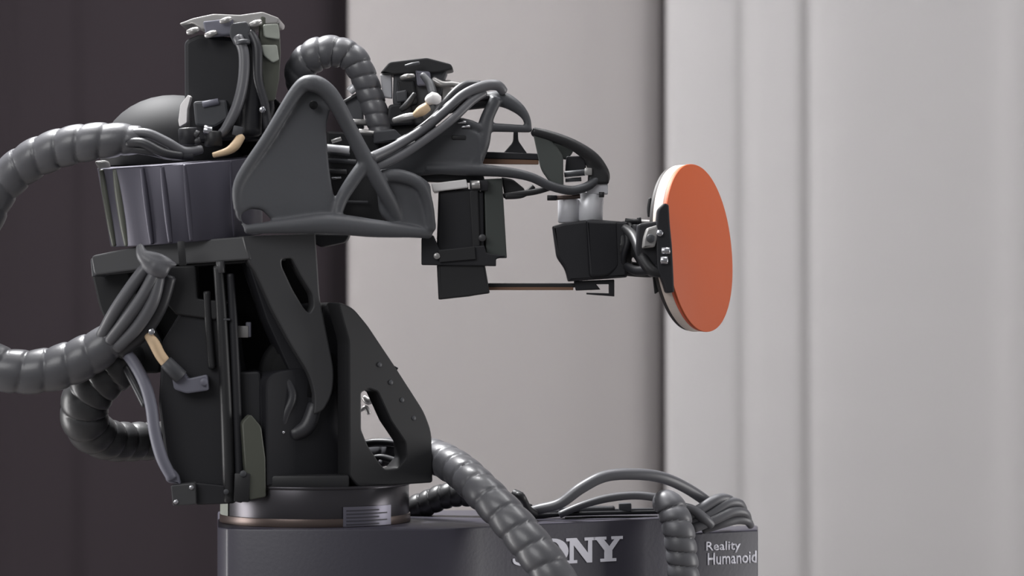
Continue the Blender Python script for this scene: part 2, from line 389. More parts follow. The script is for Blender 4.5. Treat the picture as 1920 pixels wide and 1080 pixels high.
# ---------------------------------------------------------------- robot arm
arm = thing('industrial_robot', 'black and grey jointed robot arm mounted on the base cabinet and gripping the orange bat', 'robot arm', (W(591, 990, 0).x, 0, zt))
def cyl_ring(xc, dc, r, y1, y0, n=48, tilt=0):
    return [[(xc+r*math.cos(2*PI*i/n), y+tilt*math.cos(2*PI*i/n), dc+r*math.sin(2*PI*i/n)) for i in range(n)] for y in (y1, y0)]
def vcyl(name, xc, dc, r, ptop, pbot, m, parent, bevel=2, n=64):
    """upright cylinder; ptop/pbot read on its near edge"""
    zt_, zb = W(xc, ptop, dc-r).z, W(xc, pbot, dc-r).z; c = W(xc, 500, dc); bm = bmesh.new(); R = r*S
    A = [bm.verts.new((c.x+R*math.cos(2*PI*i/n), c.y+R*math.sin(2*PI*i/n), zt_)) for i in range(n)]
    B = [bm.verts.new((c.x+R*math.cos(2*PI*i/n), c.y+R*math.sin(2*PI*i/n), zb)) for i in range(n)]
    for k in range(n): bm.faces.new((A[k], A[(k+1) % n], B[(k+1) % n], B[k]))
    bm.faces.new(A); bm.faces.new(B[::-1])
    return link(name, finish(frombm(bm), bevel, sharp=30), m, parent, False)
ring = vcyl('slew_ring', 591, 0, 176, 915, 990, 'ring', arm)
vcyl('ring_rim', 591, 0, 178.5, 974, 989.6, 'rim', ring, 1)
vcyl('ring_rim', 591, 0, 178.5, 914, 919, 'ring', ring, 1)
# rating plate bent round the ring
def bentplate(name, xa, xb, ya, yb, rr, th, m, parent):
    c = W(591, 500, 0); n = 10; bm = bmesh.new(); R0, R1 = rr*S, (rr+th)*S
    a0 = math.acos((xa-591)/rr); a1 = math.acos((xb-591)/rr); zt_, zb = W(0, ya, -170).z, W(0, yb, -170).z
    col = []
    for i in range(n+1):
        a = a0+(a1-a0)*i/n
        col.append([bm.verts.new((c.x+R*math.cos(a), c.y-R*math.sin(a), z)) for R, z in ((R0, zb), (R1, zb), (R1, zt_), (R0, zt_))])
    for i in range(n):
        for k in range(4): bm.faces.new((col[i][k], col[i][(k+1) % 4], col[i+1][(k+1) % 4], col[i+1][k]))
    bm.faces.new(col[0]); bm.faces.new(col[-1][::-1])
    return link(name, finish(frombm(bm), 0), m, parent, False)
rp = bentplate('rating_plate', 652, 736, 951, 988, 178, 1.2, 'tag', ring)
for k in range(5): bentplate('print_line', 658, 730 if k % 2 else 716, 957+k*6.5, 959.5+k*6.5, 179, .7, 'tagline', rp)
bentplate('ring_highlight', 417, 436, 945, 974, 176.5, 1.5, 'board', ring)  # pale strip paints the bright reflection on the ring's left edge
# waist bracket
YAW = 33
wb = ext('waist_bracket', [(634, 566, 6), (662, 576, 16), (690, 610, 10), (742, 688, 6), (796, 772, 16), (810, 810, 16), (812, 905, 5), (672, 914, 8), (655, 893, 6), (654, 640, 10), (640, 590, 10)],
         -150, 44, 'anod_dark', arm, yaw=YAW, x0=655, bevel=3,
         holes=[[(678, 736), (692, 729), (708, 735), (733, 790), (760, 830), (762, 858), (745, 878), (722, 880), (708, 862), (690, 835), (678, 805)]])
for (x, y) in ((710, 684), (731, 717), (752, 750), (774, 784)):
    d_ = -150+(x-655)*math.tan(math.radians(YAW)); screw((x, y, d_+1), 4.6, arm, 'frame', 'bolt', yaw=YAW, dep=5)
box('stop_tab', (741, 692, -75), (8, 9, 14), 'black', wb, roll=30, bevel=1)
ext('waist_bracket_side', [(604, 572, 12), (640, 566, 10), (662, 590, 10), (664, 900), (648, 912), (500, 912), (498, 700, 30), (560, 690, 20), (606, 690, 10)], -112, 130, 'black', arm, yaw=YAW*.9, x0=600, bevel=4)
ext('waist_bracket_rear', [(520, 620, 20), (610, 580, 20), (640, 640), (650, 900), (520, 905)], 60, 40, 'anod_dark', arm, yaw=0, bevel=4)
box('waist_deck', (575, 898, -30), (170, 28, 260), 'anod_dark', arm, bevel=4)
rod('joint_cover', (560, 700, -112), (560, 700, 60), 74, 'deep', arm, seg=40)  # near-black colour carries the shade of the yoke gap
rod('joint_cover', (560, 700, -125), (560, 700, -112), 52, 'deep', arm, seg=40)
# small fittings visible in the dark joint
rod('hose_fitting', (495, 795, -140), (508, 786, -140), 5, 'anod', arm); rod('hose_fitting', (516, 800, -142), (527, 806, -146), 7, 'black', arm)
rod('hose_fitting', (525, 808, -146), (534, 812, -148), 3, 'steel', arm)
tube('inner_cable', [(530, 700, -135, 9), (548, 740, -138, 9), (536, 775, -140, 9), (528, 800, -140, 9)], 'cable_dark', arm)
tube('inner_cable', [(590, 760, -120, 14), (575, 800, -125, 16), (548, 815, -130, 14)], 'cable_dark', arm)
rod('terminal', (443, 622, -120), (443, 622, -132), 0.1+8, 'black', arm); box('terminal', (454, 622, -128), (24, 22, 12), 'knuckle', arm, bevel=2); box('terminal', (466, 618, -124), (10, 28, 14), 'lilac', arm)

# shoulder yoke: platform slab + slotted cheek + rear leg
ext('yoke_platform', [(170, 480, 8), (250, 463), (330, 453), (462, 443), (470, 487), (330, 497), (176, 516, 8)], -182, 190, 'anod', arm, yaw=-16, x0=462, bevel=3, r=3)
ext('yoke_edge_plate', [(169, 486, 3), (182, 480, 3), (186, 514, 3), (172, 520, 3)], -96, 60, 'frame', arm, yaw=-16, bevel=2)
ext('yoke_cheek', [(455, 443, 3), (592, 437, 4), (600, 560, 20), (627, 695, 20), (624, 738, 20), (607, 770, 16), (588, 778, 6), (591, 745, 20), (582, 705, 20), (545, 645), (510, 580), (480, 512), (466, 490)],
    -184, 34, 'anod', arm, yaw=20, x0=460, bevel=3, r=6, holes=[[(528, 486), (547, 484), (566, 520), (586, 552), (588, 574), (580, 588), (570, 578), (550, 545), (529, 500)]])
ext('yoke_cheek_inner', [(464, 490), (482, 500), (512, 575), (548, 640), (590, 705), (596, 770), (560, 812, 20), (520, 815, 20), (550, 780, 10), (565, 740), (545, 700), (500, 600), (470, 510)], -140, 50, 'black', arm, yaw=20, bevel=3, r=8)
ext('yoke_leg', [(172, 514, 6), (240, 506), (262, 560), (305, 640), (300, 700, 10), (255, 700, 10), (232, 650), (188, 585, 20)], -40, 60, 'anod_dark', arm, bevel=4)
ext('yoke_web', [(230, 505), (480, 488), (520, 560), (560, 690), (520, 900), (330, 900), (300, 640)], 20, 60, 'deep', arm, bevel=4)
ext('slot_shade', [(470, 452), (584, 446), (590, 560), (596, 620, 4), (560, 640), (480, 520)], 0, 60, 'deep', arm, bevel=4)  # added dark block, stands for the shade seen through the cheek slot
tube('fitting', [(682, 744, 150, 5), (690, 752, 150, 8), (700, 748, 150, 5)], 'knuckle', arm); tube('fitting', [(676, 770, 150, 3), (686, 764, 150, 5), (692, 776, 150, 4)], 'knuckle', arm)
tube('inner_cable', [(660, 838, 70, 7), (700, 830, 60, 8), (740, 832, 50, 8), (780, 845, 40, 7)], 'cable_dark', arm)
tube('inner_cable', [(690, 862, 10, 6), (715, 858, 5, 7), (745, 866, 0, 7)], 'cable_dark', arm); screw((713, 866, -20), 4, arm, 'steel', 'terminal')
box('platform_strip', (341, 475, -212), (13, 44, 6), 'anod_dark', arm, roll=-5, bevel=1)
# shoulder motor block under the yoke
mb = ext('shoulder_motor', [(304, 640, 6), (350, 565, 10), (432, 560, 4), (450, 690, 4), (462, 900, 4), (455, 945, 8), (336, 908, 10), (310, 860, 10), (297, 760, 10)], -150, 120, 'black', arm, bevel=5)
ext('motor_bracket', [(302, 500), (366, 498), (370, 560), (430, 566), (405, 600), (330, 590), (304, 560)], -160, 60, 'anod_dark', arm, bevel=3)
ext('motor_cover', [(300, 706, 5), (420, 699), (488, 696, 8), (496, 780), (500, 930, 6), (468, 936), (330, 903, 10), (306, 820)], -142, 70, 'black', arm, bevel=4)
tube('guide_rod', [(409, 500, -166, 9), (416, 600, -166, 10), (424, 760, -166, 11), (430, 940, -166, 11)], 'anod_dark', arm, seg=12)
tube('guide_rod', [(432, 515, -160, 7), (437, 600, -160, 8), (444, 760, -160, 9), (450, 930, -160, 9)], 'black', arm, seg=12)
tube('guide_rod', [(388, 548, -158, 7), (392, 620, -158, 7), (398, 690, -158, 7)], 'anod_dark', arm, seg=12)
rod('rod_cap', (413, 490, -168), (414, 512, -168), 8, 'anod', arm); box('rod_mark', (425, 599, -172), (13, 3.5, 6), 'frame', arm, bevel=1)
ext('side_panel', [(455, 792, 6), (470, 776, 6), (490, 800, 6), (498, 860), (499, 932, 4), (467, 938, 4), (460, 870)], -176, 20, 'panel_green', arm, yaw=20, bevel=2)
box('latch', (454, 914, -178), (28, 52, 16), 'anod_dark', arm, roll=2); screw((456, 888, -184), 6, arm, 'frame', 'latch_screw'); screw((424, 922, -182), 5, arm, 'frame', 'latch_screw'); 
jb = ext('junction_box', [(320, 910, 4), (366, 905, 4), (368, 946, 4), (324, 949, 4)], -190, 50, 'lilac', arm, bevel=2)
jb.data.materials[0] = M['anod']
for x, y in ((359, 914), (330, 941)): screw((x, y, -188), 4.2, jb)
ext('junction_box_rear', [(366, 905, 4), (436, 912, 4), (440, 944, 4), (368, 947, 4)], -172, 50, 'black', arm, bevel=2)
ext('corner_clip', [(306, 882, 8), (322, 878, 6), (334, 890, 8), (338, 908, 2), (312, 905, 8)], -192, 20, 'lilac', arm, bevel=3)
# tan-sleeved plug lead
pl = tube('sleeve', [(276, 628, -186, 7), (288, 642, -190, 10), (300, 665, -190, 10), (314, 684, -188, 10)], 'tan', arm)
pl['label'] = 'tan sleeve on the plug lead'
rod('sleeve_boot', (310, 678, -188), (340, 708, -184), 13, 'frame', arm, r2=14); screw((284, 622, -188), 6, arm, 'steel', 'sleeve_tip', dep=10)
ext('plug', [(322, 706, 6), (345, 698, 4), (352, 710), (388, 702, 6), (391, 732, 5), (350, 738, 6), (326, 730, 6)], -182, 30, 'lilac', arm, bevel=3)
screw((382, 716, -184), 7, arm, 'lilac', 'plug_screw')
tube('control_cable', [(222, 648, -150, 10), (248, 676, -170, 11), (270, 716, -184, 11), (283, 760, -190, 11), (290, 810, -194, 11), (303, 858, -196, 11), (322, 896, -194, 10)], 'lilac', arm)
tube('control_cable', [(236, 690, -120, 7), (256, 728, -140, 7), (272, 760, -150, 7)], 'cable_dark', arm)

# shoulder drum (tilted, fluted shell)
def drumring(lvl):
    out = []; N = 96
    for i in range(N):
        a = 2*PI*i/N
        r = 152*(1+.014*math.cos(8*a+.6)+.010*math.cos(13*a))
        taper = 1-.075*lvl
        x = 335+(r*math.cos(a))*taper+14*lvl; d = -30+r*math.sin(a)*.95
        y = (304 if lvl == 0 else 452)
        y += -(x-335)*(.075 if lvl == 0 else .085)-(math.sin(a))*4
        out.append((x, y, d))
    return out
drum = loft('shoulder_drum', [drumring(0), drumring(.33), drumring(.66), drumring(1)] if 0 else [drumring(0), drumring(1)], 'drum', arm, bevel=2, sharp=50)
def on_drum(ang, lvl, out=0):
    a = math.radians(ang); r = 152+out; k = 1-.075*lvl; x = 335+r*math.cos(a)*k+14*lvl
    return (x, (304+148*lvl)-(x-335)*(.075+.01*lvl)-math.sin(a)*4, -30+r*math.sin(a)*.95)
for ang, r_, mm in ((198, 7, 'panel_green'), (219, 9, 'panel_green'), (243, 6, 'drum'), (258, 6, 'drum'), (274, 5, 'drum'), (309, 5, 'drum')):
    tube('drum_rib', [on_drum(ang, t, 0)+(r_*(.7 if t in (.02, .98) else 1),) for t in (.02, .3, .7, .98)], mm, drum, seg=12)
ext('drum_lug', [(176, 302, 6), (200, 300, 6), (206, 322, 6), (190, 326, 6)], -60, 40, 'knuckle', drum, bevel=4)
# dome cover and rear parts on the drum
def dome(name, c, rx, ry, rd, m, parent, tilt=0):
    bm = bmesh.new(); bmesh.ops.create_uvsphere(bm, u_segments=40, v_segments=20, radius=1)
    bmesh.ops.bisect_plane(bm, geom=bm.verts[:]+bm.edges[:]+bm.faces[:], plane_co=(0, 0, -.15), plane_no=(0, 0, -1), clear_outer=True)
    bmesh.ops.holes_fill(bm, edges=[e for e in bm.edges if e.is_boundary])
    bm.transform(Matrix.Translation(W(*c)) @ Matrix.Rotation(math.radians(tilt), 4, 'Y') @ Matrix.Diagonal((rx*S, rd*S, ry*S, 1)))
    return link(name, finish(frombm(bm), 0, sharp=40), m, parent, False)
dome('rear_dome', (325, 295, 60), 138, 118, 110, 'dome', arm)
ext('white_strip', [(334, 226, 3), (338, 196, 4), (352, 178, 2), (357, 182, 2), (351, 205, 3), (350, 230, 3), (336, 238, 3)], -60, 10, 'white', arm, bevel=1, r=4, yaw=-20)
# shoulder top motor with its boards and plugs
tm = ext('top_motor', [(345, 76, 10), (372, 64, 6), (440, 70, 6), (492, 76, 6), (512, 200, 6), (500, 262, 10), (350, 270, 10), (346, 200)], -40, 130, 'black', arm, bevel=8)
ext('top_motor_cap', [(336, 44, 3), (362, 34, 4), (400, 26, 4), (450, 28, 4), (492, 22, 4), (524, 34, 5), (522, 44, 4), (440, 52, 4), (380, 56, 4), (362, 44, 4), (340, 48, 2)], -66, 150, 'knuckle', tm, bevel=3)
ext('connector_block', [(380, 40, 4), (436, 34, 4), (440, 64, 4), (386, 68, 4)], -72, 40, 'lilac', tm, bevel=3)
ext('plug', [(432, 44, 4), (462, 40, 4), (476, 66, 5), (470, 84, 5), (440, 86, 5), (430, 66, 5)], -86, 34, 'frame', tm, bevel=3)
for x, y, r_ in ((362, 58, 8), (396, 64, 8), (424, 38, 7), (480, 44, 8)): tube('terminal', [(x-10, y+3, -80, r_*.6), (x, y, -84, r_*.8), (x+9, y-3, -80, r_*.6)], 'knuckle', tm)
bd = ext('board', [(490, 30, 4), (524, 36, 4), (527, 100), (524, 150), (516, 190, 8), (498, 190, 6), (486, 100)], -62, 14, 'panel_green', arm, yaw=20, bevel=2)
ext('board_chip', [(494, 46, 4), (522, 44, 4), (525, 66), (524, 74, 3), (496, 70, 6)], -72, 8, 'board', bd, yaw=20, bevel=2)
ext('board_chip', [(490, 84, 4), (520, 84, 4), (524, 112, 3), (512, 118, 4), (494, 104, 6)], -72, 8, 'board', bd, yaw=20, bevel=2)
tube('signal_cable', [(446, 70, -90, 10), (457, 100, -98, 10), (456, 150, -104, 10), (444, 200, -110, 10), (424, 240, -112, 9), (413, 252, -112, 8)], 'cable', arm)
tube('signal_cable', [(470, 60, -80, 8), (482, 90, -86, 9), (484, 150, -88, 9), (496, 195, -88, 8), (502, 240, -84, 8)], 'cable_dark', arm)
tube('signal_cable', [(460, 75, -70, 12), (474, 120, -72, 16), (472, 180, -74, 20), (470, 250, -74, 20)], 'black', arm)
rod('plug_collar', (455, 76, -96), (456, 84, -97), 13, 'frame', arm)
screw((492, 206, -98), 6, arm, 'steel', dep=8); 
ext('motor_mount', [(362, 190, 6), (425, 186, 6), (430, 222, 6), (402, 240, 8), (366, 236, 6)], -90, 40, 'frame', arm, bevel=5)
rod('plug', (380, 196, -92), (410, 190, -92), 6, 'lilac', arm)
rod('gland', (382, 243, -118), (398, 246, -118), 9, 'steel', arm); rod('gland', (364, 250, -118), (372, 254, -118), 8, 'anod', arm); rod('gland', (364, 266, -118), (376, 262, -118), 7, 'anod', arm)
rod('gland_nut', (400, 246, -112), (400, 275, -112), 18, 'anod_dark', arm, seg=6); rod('gland_nut', (352, 240, -112), (354, 272, -112), 18, 'black', arm)
tube('sleeve', [(400, 291, -140, 5), (425, 284, -138, 7), (440, 274, -132, 9), (452, 256, -120, 8)], 'tan', arm)['label'] = 'cream sleeve beside the drum'
box('plug', (446, 246, -118), (18, 18, 18), 'frame', arm, roll=12)
ext('rear_cover', [(456, 190, 20), (520, 180, 20), (545, 240), (500, 290), (450, 290)], 20, 60, 'deep', arm, bevel=5)

# ---- printed shoulder bracket (gusset with struts)
g = []
g.append(ext(None, [(446, 335, 10), (560, 165, 20), (600, 162, 20), (622, 200, 20), (612, 235, 20), (618, 320, 30), (632, 400, 20), (600, 436, 10), (470, 434, 20), (442, 405, 10)], -206, 22, None, yaw=12, x0=445, bevel=4,
             holes=[[(452, 402), (470, 391), (492, 393), (508, 408), (514, 422), (480, 427), (456, 424)]]))
g.append(tube_me([(447, 392, -198, 9), (450, 340, -199, 11), (503, 256, -198, 11), (558, 169, -195, 13), (585, 156, -196, 16), (612, 170, -186, 16), (634, 200, -176, 15), (660, 250, -160, 14), (688, 303, -150, 15), (712, 345, -140, 14), (738, 392, -120, 13), (752, 430, -110, 9)]))
g.append(tube_me([(690, 300, -150, 13), (664, 335, -155, 13), (642, 370, -160, 12), (632, 400, -165, 10)]))
g.append(tube_me([(460, 430, -200, 8), (540, 424, -190, 14), (620, 420, -176, 19), (700, 428, -150, 17), (770, 434, -120, 12), (806, 438, -100, 10)]))
g.append(ext(None, [(706, 330, 8), (785, 326, 14), (808, 345, 8), (816, 436, 6), (750, 438, 6), (712, 400, 10)], -118, 18, None, yaw=10, bevel=4))
g.append(tube_me([(712, 330, -125, 12), (750, 330, -125, 13), (786, 345, -120, 12), (802, 380, -112, 10), (808, 430, -105, 10)]))
organic('shoulder_bracket', g, 'print_grey', arm)
screw((588, 197, -186), 8, arm, 'deep', 'bolt_recess_shade', dep=10)  # near-black disc paints the dark inside of a bolt hole
ext('drum_tab', [(588, 438, 4), (655, 440, 4), (648, 454, 10), (600, 464, 10), (588, 455, 4)], -90, 60, 'black', arm, bevel=3)

# ---- joint core behind the bracket
ext('elbow_core', [(612, 246), (700, 250), (720, 300), (735, 420, 6), (640, 416, 6), (616, 330)], -60, 120, 'anod_dark', arm, bevel=4)
for i, (xa, ya, xb, yb, r_, mm) in enumerate(((614, 286, 656, 290, 4, 'frame'), (614, 300, 668, 304, 5, 'frame'), (614, 320, 650, 322, 5, 'anod'), (630, 378, 690, 379, 2.5, 'frame'), (622, 334, 640, 333, 2.5, 'steel'))):
    rod('core_fin', (xa, ya, -70), (xb, yb, -70), r_, mm, arm, seg=12)
rod('core_sleeve', (612, 277, -86), (655, 281, -86), 7, 'silver', arm); rod('core_sleeve', (622, 266, -80), (640, 260, -80), 4, 'knuckle', arm)
ext('core_plate', [(633, 196, 4), (668, 178, 3), (680, 182, 3), (682, 240, 3), (660, 250, 3), (640, 238, 4)], 10, 30, 'print_grey', arm, bevel=3)
rod('core_sleeve', (655, 172, 0), (668, 160, 0), 8, 'silver', arm); rod('core_fin', (634, 197, 4), (676, 174, 4), 3.5, 'anod', arm)
rod('core_fin', (652, 228, 0), (690, 230, 0), 6, 'knuckle', arm); rod('core_fin', (672, 248, -30), (702, 252, -30), 7, 'knuckle', arm)

# ---- forearm frame (printed truss)
g = []
g.append(ext(None, [(684, 322, 8), (690, 292, 8), (760, 272, 8), (830, 236, 8), (850, 228, 6), (900, 250, 10), (905, 318, 8), (830, 326, 6), (740, 332, 6)], -66, 60, None, bevel=4))
g.append(tube_me([(930, 186, -40, 12), (912, 225, -44, 13), (902, 270, -48, 16), (880, 318, -50, 18)]))
g.append(tube_me([(900, 238, -44, 9), (950, 240, -40, 8), (994, 242, -36, 7)]))
g.append(tube_me([(850, 226, -60, 8), (880, 232, -60, 8), (905, 245, -50, 10)]))
g.append(tube_me([(800, 316, -60, 10), (880, 318, -60, 12), (950, 323, -56, 10), (995, 332, -52, 9), (1030, 348, -46, 9), (1070, 357, -36, 9), (1100, 350, -24, 9), (1120, 335, -14, 8)]))
g.append(tube_me([(840, 204, -20, 10), (870, 196, -20, 12), (912, 188, -22, 15), (940, 186, -26, 15), (968, 200, -30, 12), (986, 220, -34, 8), (992, 245, -36, 6)]))
organic('forearm_frame', g, 'frame', arm, vox=2.2, it=5)
tube('forearm_sheath', [(852, 196, -32, 5), (875, 188, -38, 8), (900, 184, -38, 8), (918, 184, -34, 5)], 'ring', arm)
g = [tube_me([(1000, 246, -34, 8), (1035, 256, -30, 10), (1075, 272, -24, 11), (1110, 296, -16, 13), (1130, 322, -8, 12), (1134, 338, -6, 10)]),
     tube_me([(1004, 250, 30, 7), (1075, 274, 30, 9), (1112, 298, 24, 11), (1130, 330, 10, 10)]),
     tube_me([(1004, 248, -20, 9), (1004, 249, 22, 9)]), 
     ext(None, [(1092, 292, 6), (1118, 296, 8), (1142, 326, 8), (1142, 345, 3), (1102, 346, 3), (1104, 318, 6)], -22, 46, None, bevel=4)]
organic('wrist_cowl', g, 'anod_dark', arm, vox=2.2, it=4)
ext('cowl_web', [(998, 244, 6), (1022, 250, 6), (1042, 272, 8), (1056, 292, 8), (1057, 352, 4), (1034, 346, 6), (1014, 318, 10), (1008, 290, 10)], -34, 14, 'frame_green', arm, bevel=4)
ext('cowl_web', [(1022, 256, 6), (1078, 280, 8), (1064, 300, 6), (1040, 296, 8)], 10, 10, 'frame_green', arm, bevel=3)
ext('cowl_box', [(1062, 293, 3), (1096, 292, 3), (1100, 320, 3), (1060, 320, 3)], -8, 34, 'black', arm, bevel=2)
rod('cowl_pin', (1058, 327, -18), (1100, 323, -18), 6, 'frame', arm); box('cowl_clip', (1103, 322, -20), (14, 14, 16), 'knuckle', arm); rod('cowl_pin', (1060, 338, -10), (1090, 336, -10), 4, 'frame', arm)
tube('tie_strut', [(1000, 350, -30, 5), (980, 366, -34, 5), (948, 369, -36, 5)] , 'anod_dark', arm)
tube('tie_strut', [(1035, 351, -36, 5), (1000, 360, -34, 6), (945, 367, -34, 5)], 'anod_dark', arm)
ext('motor_gusset', [(940, 332, 3), (962, 336, 6), (985, 355, 6), (980, 366, 4), (946, 370, 3)], -22, 18, 'anod_dark', arm, bevel=3)
# drive belt bar with its post
ext('belt_bar', [(900, 284, 2), (960, 286), (1012, 288, 2), (1012, 300, 2), (900, 297, 2)], -8, 26, 'black', arm, bevel=2)
ext('drive_belt', [(898, 297, 2), (1010, 300, 2), (1010, 308, 2), (898, 307, 2)], -6, 22, 'copper', arm, bevel=1)
ext('post', [(963, 240, 2), (971, 240, 2), (972, 264, 4), (990, 290, 2), (941, 290, 2), (962, 266, 6)], 0, 12, 'black', arm, bevel=2)
for x, y in ((866, 230), (873, 238)): rod('frame_pin', (x-8, y, -70), (x+8, y-1, -70), 2.4, 'steel', arm, seg=10)
box('frame_pad', (860, 258, -66), (26, 8, 6), 'anod_dark', arm)
ext('gap_shade', [(740, 322, 2), (830, 320, 2), (905, 322, 2), (910, 342, 2), (780, 340, 2)], -40, 50, 'black', arm, bevel=2)  # black filler painted in for the shaded gap under the forearm
# forearm cables
for pts, mm in (([(696, 296, -150, 10), (740, 275, -120, 9), (790, 245, -96, 9), (835, 208, -80, 9), (868, 178, -70, 9), (905, 162, -56, 10), (932, 160, -46, 10), (944, 172, -38, 9)], 'cable'),
                ([(704, 314, -140, 8), (752, 292, -120, 8), (806, 256, -100, 8), (850, 222, -86, 8), (884, 190, -66, 8), (908, 174, -50, 8)], 'cable'),
                ([(780, 262, -60, 7), (812, 222, -56, 7), (846, 180, -50, 8), (872, 160, -36, 8), (900, 158, -26, 7)], 'cable_dark'),
                ([(745, 268, -90, 7), (790, 240, -80, 7), (838, 200, -70, 7), (870, 175, -60, 7)], 'cable_dark')):
    tube('forearm_cable', pts, mm, arm)
# head on the forearm
hd = ext('elbow_motor_head', [(738, 128, 6), (790, 120, 8), (840, 132, 8), (832, 150, 6), (826, 184, 6), (800, 236, 8), (748, 236, 8), (736, 190)], -10, 70, 'frame', arm, bevel=6)
ext('head_cap', [(713, 136, 2), (730, 116, 4), (800, 108, 4), (846, 120, 5), (850, 130, 4), (820, 136, 3), (736, 140, 3)], -22, 90, 'anod_dark', hd, bevel=3)
ext('head_glass', [(712, 140, 2), (734, 140, 2), (735, 184, 2), (718, 182, 2)], -2, 30, 'clear', hd, bevel=2)
ext('head_block', [(778, 132, 4), (806, 134, 4), (810, 160, 4), (782, 162, 4)], -26, 24, 'lilac', hd, bevel=4)
ext('head_block', [(744, 150, 4), (776, 150, 4), (784, 196, 8), (752, 200, 8)], -24, 24, 'anod_dark', hd, bevel=4)
ext('head_block', [(826, 150, 4), (846, 150, 3), (848, 196, 4), (828, 196, 4)], 0, 20, 'knuckle', hd, bevel=3)
ext('head_block', [(728, 196, 8), (770, 192, 8), (778, 234, 8), (724, 238, 8)], -20, 40, 'black', hd, bevel=5)
tube('connector', [(802, 190, -92, 8), (812, 184, -96, 12), (822, 188, -92, 9)], 'white', arm)['label'] = 'white plug'
tube('sleeve', [(778, 216, -86, 6), (790, 208, -92, 10), (802, 200, -92, 9)], 'tan', arm)['label'] = 'pinkish sleeve by the white plug'
tube('forearm_cable', [(738, 226, -70, 5), (760, 220, -80, 7), (782, 216, -84, 6)], 'knuckle', arm)
ext('clip_plate', [(700, 246, 4), (740, 242, 4), (760, 262, 4), (700, 270, 4)], -72, 20, 'frame', arm, bevel=3)
tube('connector', [(752, 206, -50, 5), (764, 196, -52, 7), (778, 176, -48, 5)], 'anod_dark', hd)
tube('terminal', [(752, 146, -26, 4), (764, 143, -30, 5), (776, 142, -26, 4)], 'knuckle', hd)
tube('terminal', [(760, 124, -44, 3), (774, 121, -46, 4), (786, 118, -44, 3)], 'frame', hd)
tube('head_lead', [(812, 150, -20, 7), (828, 158, -24, 7), (846, 158, -20, 6), (862, 160, -20, 5)], 'knuckle', hd)
tube('head_lead', [(792, 140, -40, 6), (806, 158, -52, 8), (812, 178, -66, 8)], 'frame', hd)
ext('head_block', [(742, 172, 3), (762, 168, 3), (764, 190, 3), (744, 192, 3)], -40, 14, 'frame', hd, bevel=3)
box('head_block', (806, 214, -30), (30, 22, 30), 'anod', hd, roll=-30)
ext('head_neck', [(700, 236, 4), (736, 230, 4), (808, 226, 6), (830, 250, 6), (800, 280, 6), (700, 285, 4)], 0, 60, 'anod_dark', hd, bevel=4)
# ---- elbow motor hanging from the forearm
em = ext('elbow_motor', [(822, 360, 3), (886, 354, 3), (906, 360, 3), (908, 500), (918, 548, 4), (880, 556), (822, 562, 3), (818, 480)], -60, 90, 'black', arm, bevel=4)
ext('silver_cap', [(808, 344, 2), (874, 336, 2), (878, 352, 2), (812, 360, 2)], -70, 100, 'white', em, bevel=2)
ext('motor_flange', [(790, 446, 3), (812, 440, 4), (824, 468, 3), (908, 460, 2), (912, 474, 2), (948, 480, 2), (930, 486, 2), (930, 499, 2), (790, 497, 3)], -74, 26, 'black', em, bevel=2)
ext('flange_strip', [(822, 470, 1), (890, 462, 1), (892, 486, 1), (824, 492, 1)], -80, 10, 'anod_dark', em, bevel=1)
ext('motor_tail', [(822, 496, 2), (908, 492, 2), (918, 550, 3), (870, 557), (824, 562, 3)], -68, 104, 'anod_dark', em, bevel=3)
ext('side_plate', [(908, 336, 3), (942, 334, 3), (951, 484, 2), (912, 484, 2)], -50, 30, 'panel_green', em, yaw=15, bevel=2).data.materials[0] = M['frame_green']
ext('motor_rail', [(880, 358, 2), (896, 356, 2), (900, 462, 2), (886, 464, 2)], -68, 12, 'anod_dark', em, bevel=2)
screw((819, 480, -78), 6, em, 'knuckle'); screw((904, 446, -62), 7, em, 'anod', dep=8)
rod('gland', (884, 347, -70), (900, 346, -70), 8, 'knuckle', em); box('cap_frame', (898, 348, -60), (34, 20, 16), 'black', em)
# push rod to the wrist
ext('push_rod', [(915, 531, 1), (1080, 531, 1), (1080, 539, 1), (915, 539, 1)], -20, 14, 'anod_dark', arm, bevel=1.5)
ext('push_rod_strip', [(915, 538, 1), (1075, 538, 1), (1075, 544, 1), (915, 544, 1)], -20, 13, 'copper', arm, bevel=1)
# ---- wrist
wr = ext('wrist_housing', [(1036, 424, 2), (1056, 418, 2), (1110, 411, 3), (1178, 416, 4), (1176, 520, 3), (1120, 524), (1066, 528, 3), (1060, 504, 10), (1044, 482, 8)], -42, 100, 'black', arm, bevel=5)
ext('housing_face', [(1100, 414, 2), (1158, 416, 2), (1162, 500, 10), (1140, 518, 8), (1106, 520, 8)], -47, 12, 'black', wr, yaw=10, bevel=4)
rod('wrist_actuator', (1106, 362, 10), (1104, 416, 10), 26, 'silver', arm, seg=28); rod('wrist_actuator', (1066, 372, 0), (1066, 418, 0), 20, 'clear', arm, seg=24)
ext('actuator_cap', [(1100, 344, 3), (1140, 345, 3), (1140, 364, 2), (1100, 364, 3)], -14, 44, 'silver', arm, bevel=2).data.materials[0] = M['clear']
rod('cap_screw', (1128, 360, -18), (1128, 370, -18), 5, 'anod_dark', arm)
rod('lead', (1040, 371, -20), (1088, 368, -20), 4.5, 'rim', arm, seg=12); rod('lead_plug', (1026, 371, -22), (1044, 371, -22), 5, 'black', arm)
ext('wrist_bracket', [(1076, 527, 2), (1152, 524, 2), (1152, 556, 1), (1100, 552, 1), (1100, 549, 1), (1142, 550, 1), (1142, 533, 1), (1118, 533, 1), (1126, 543, 1), (1080, 545, 2)], -26, 30, 'black', arm, bevel=1.5, r=1)
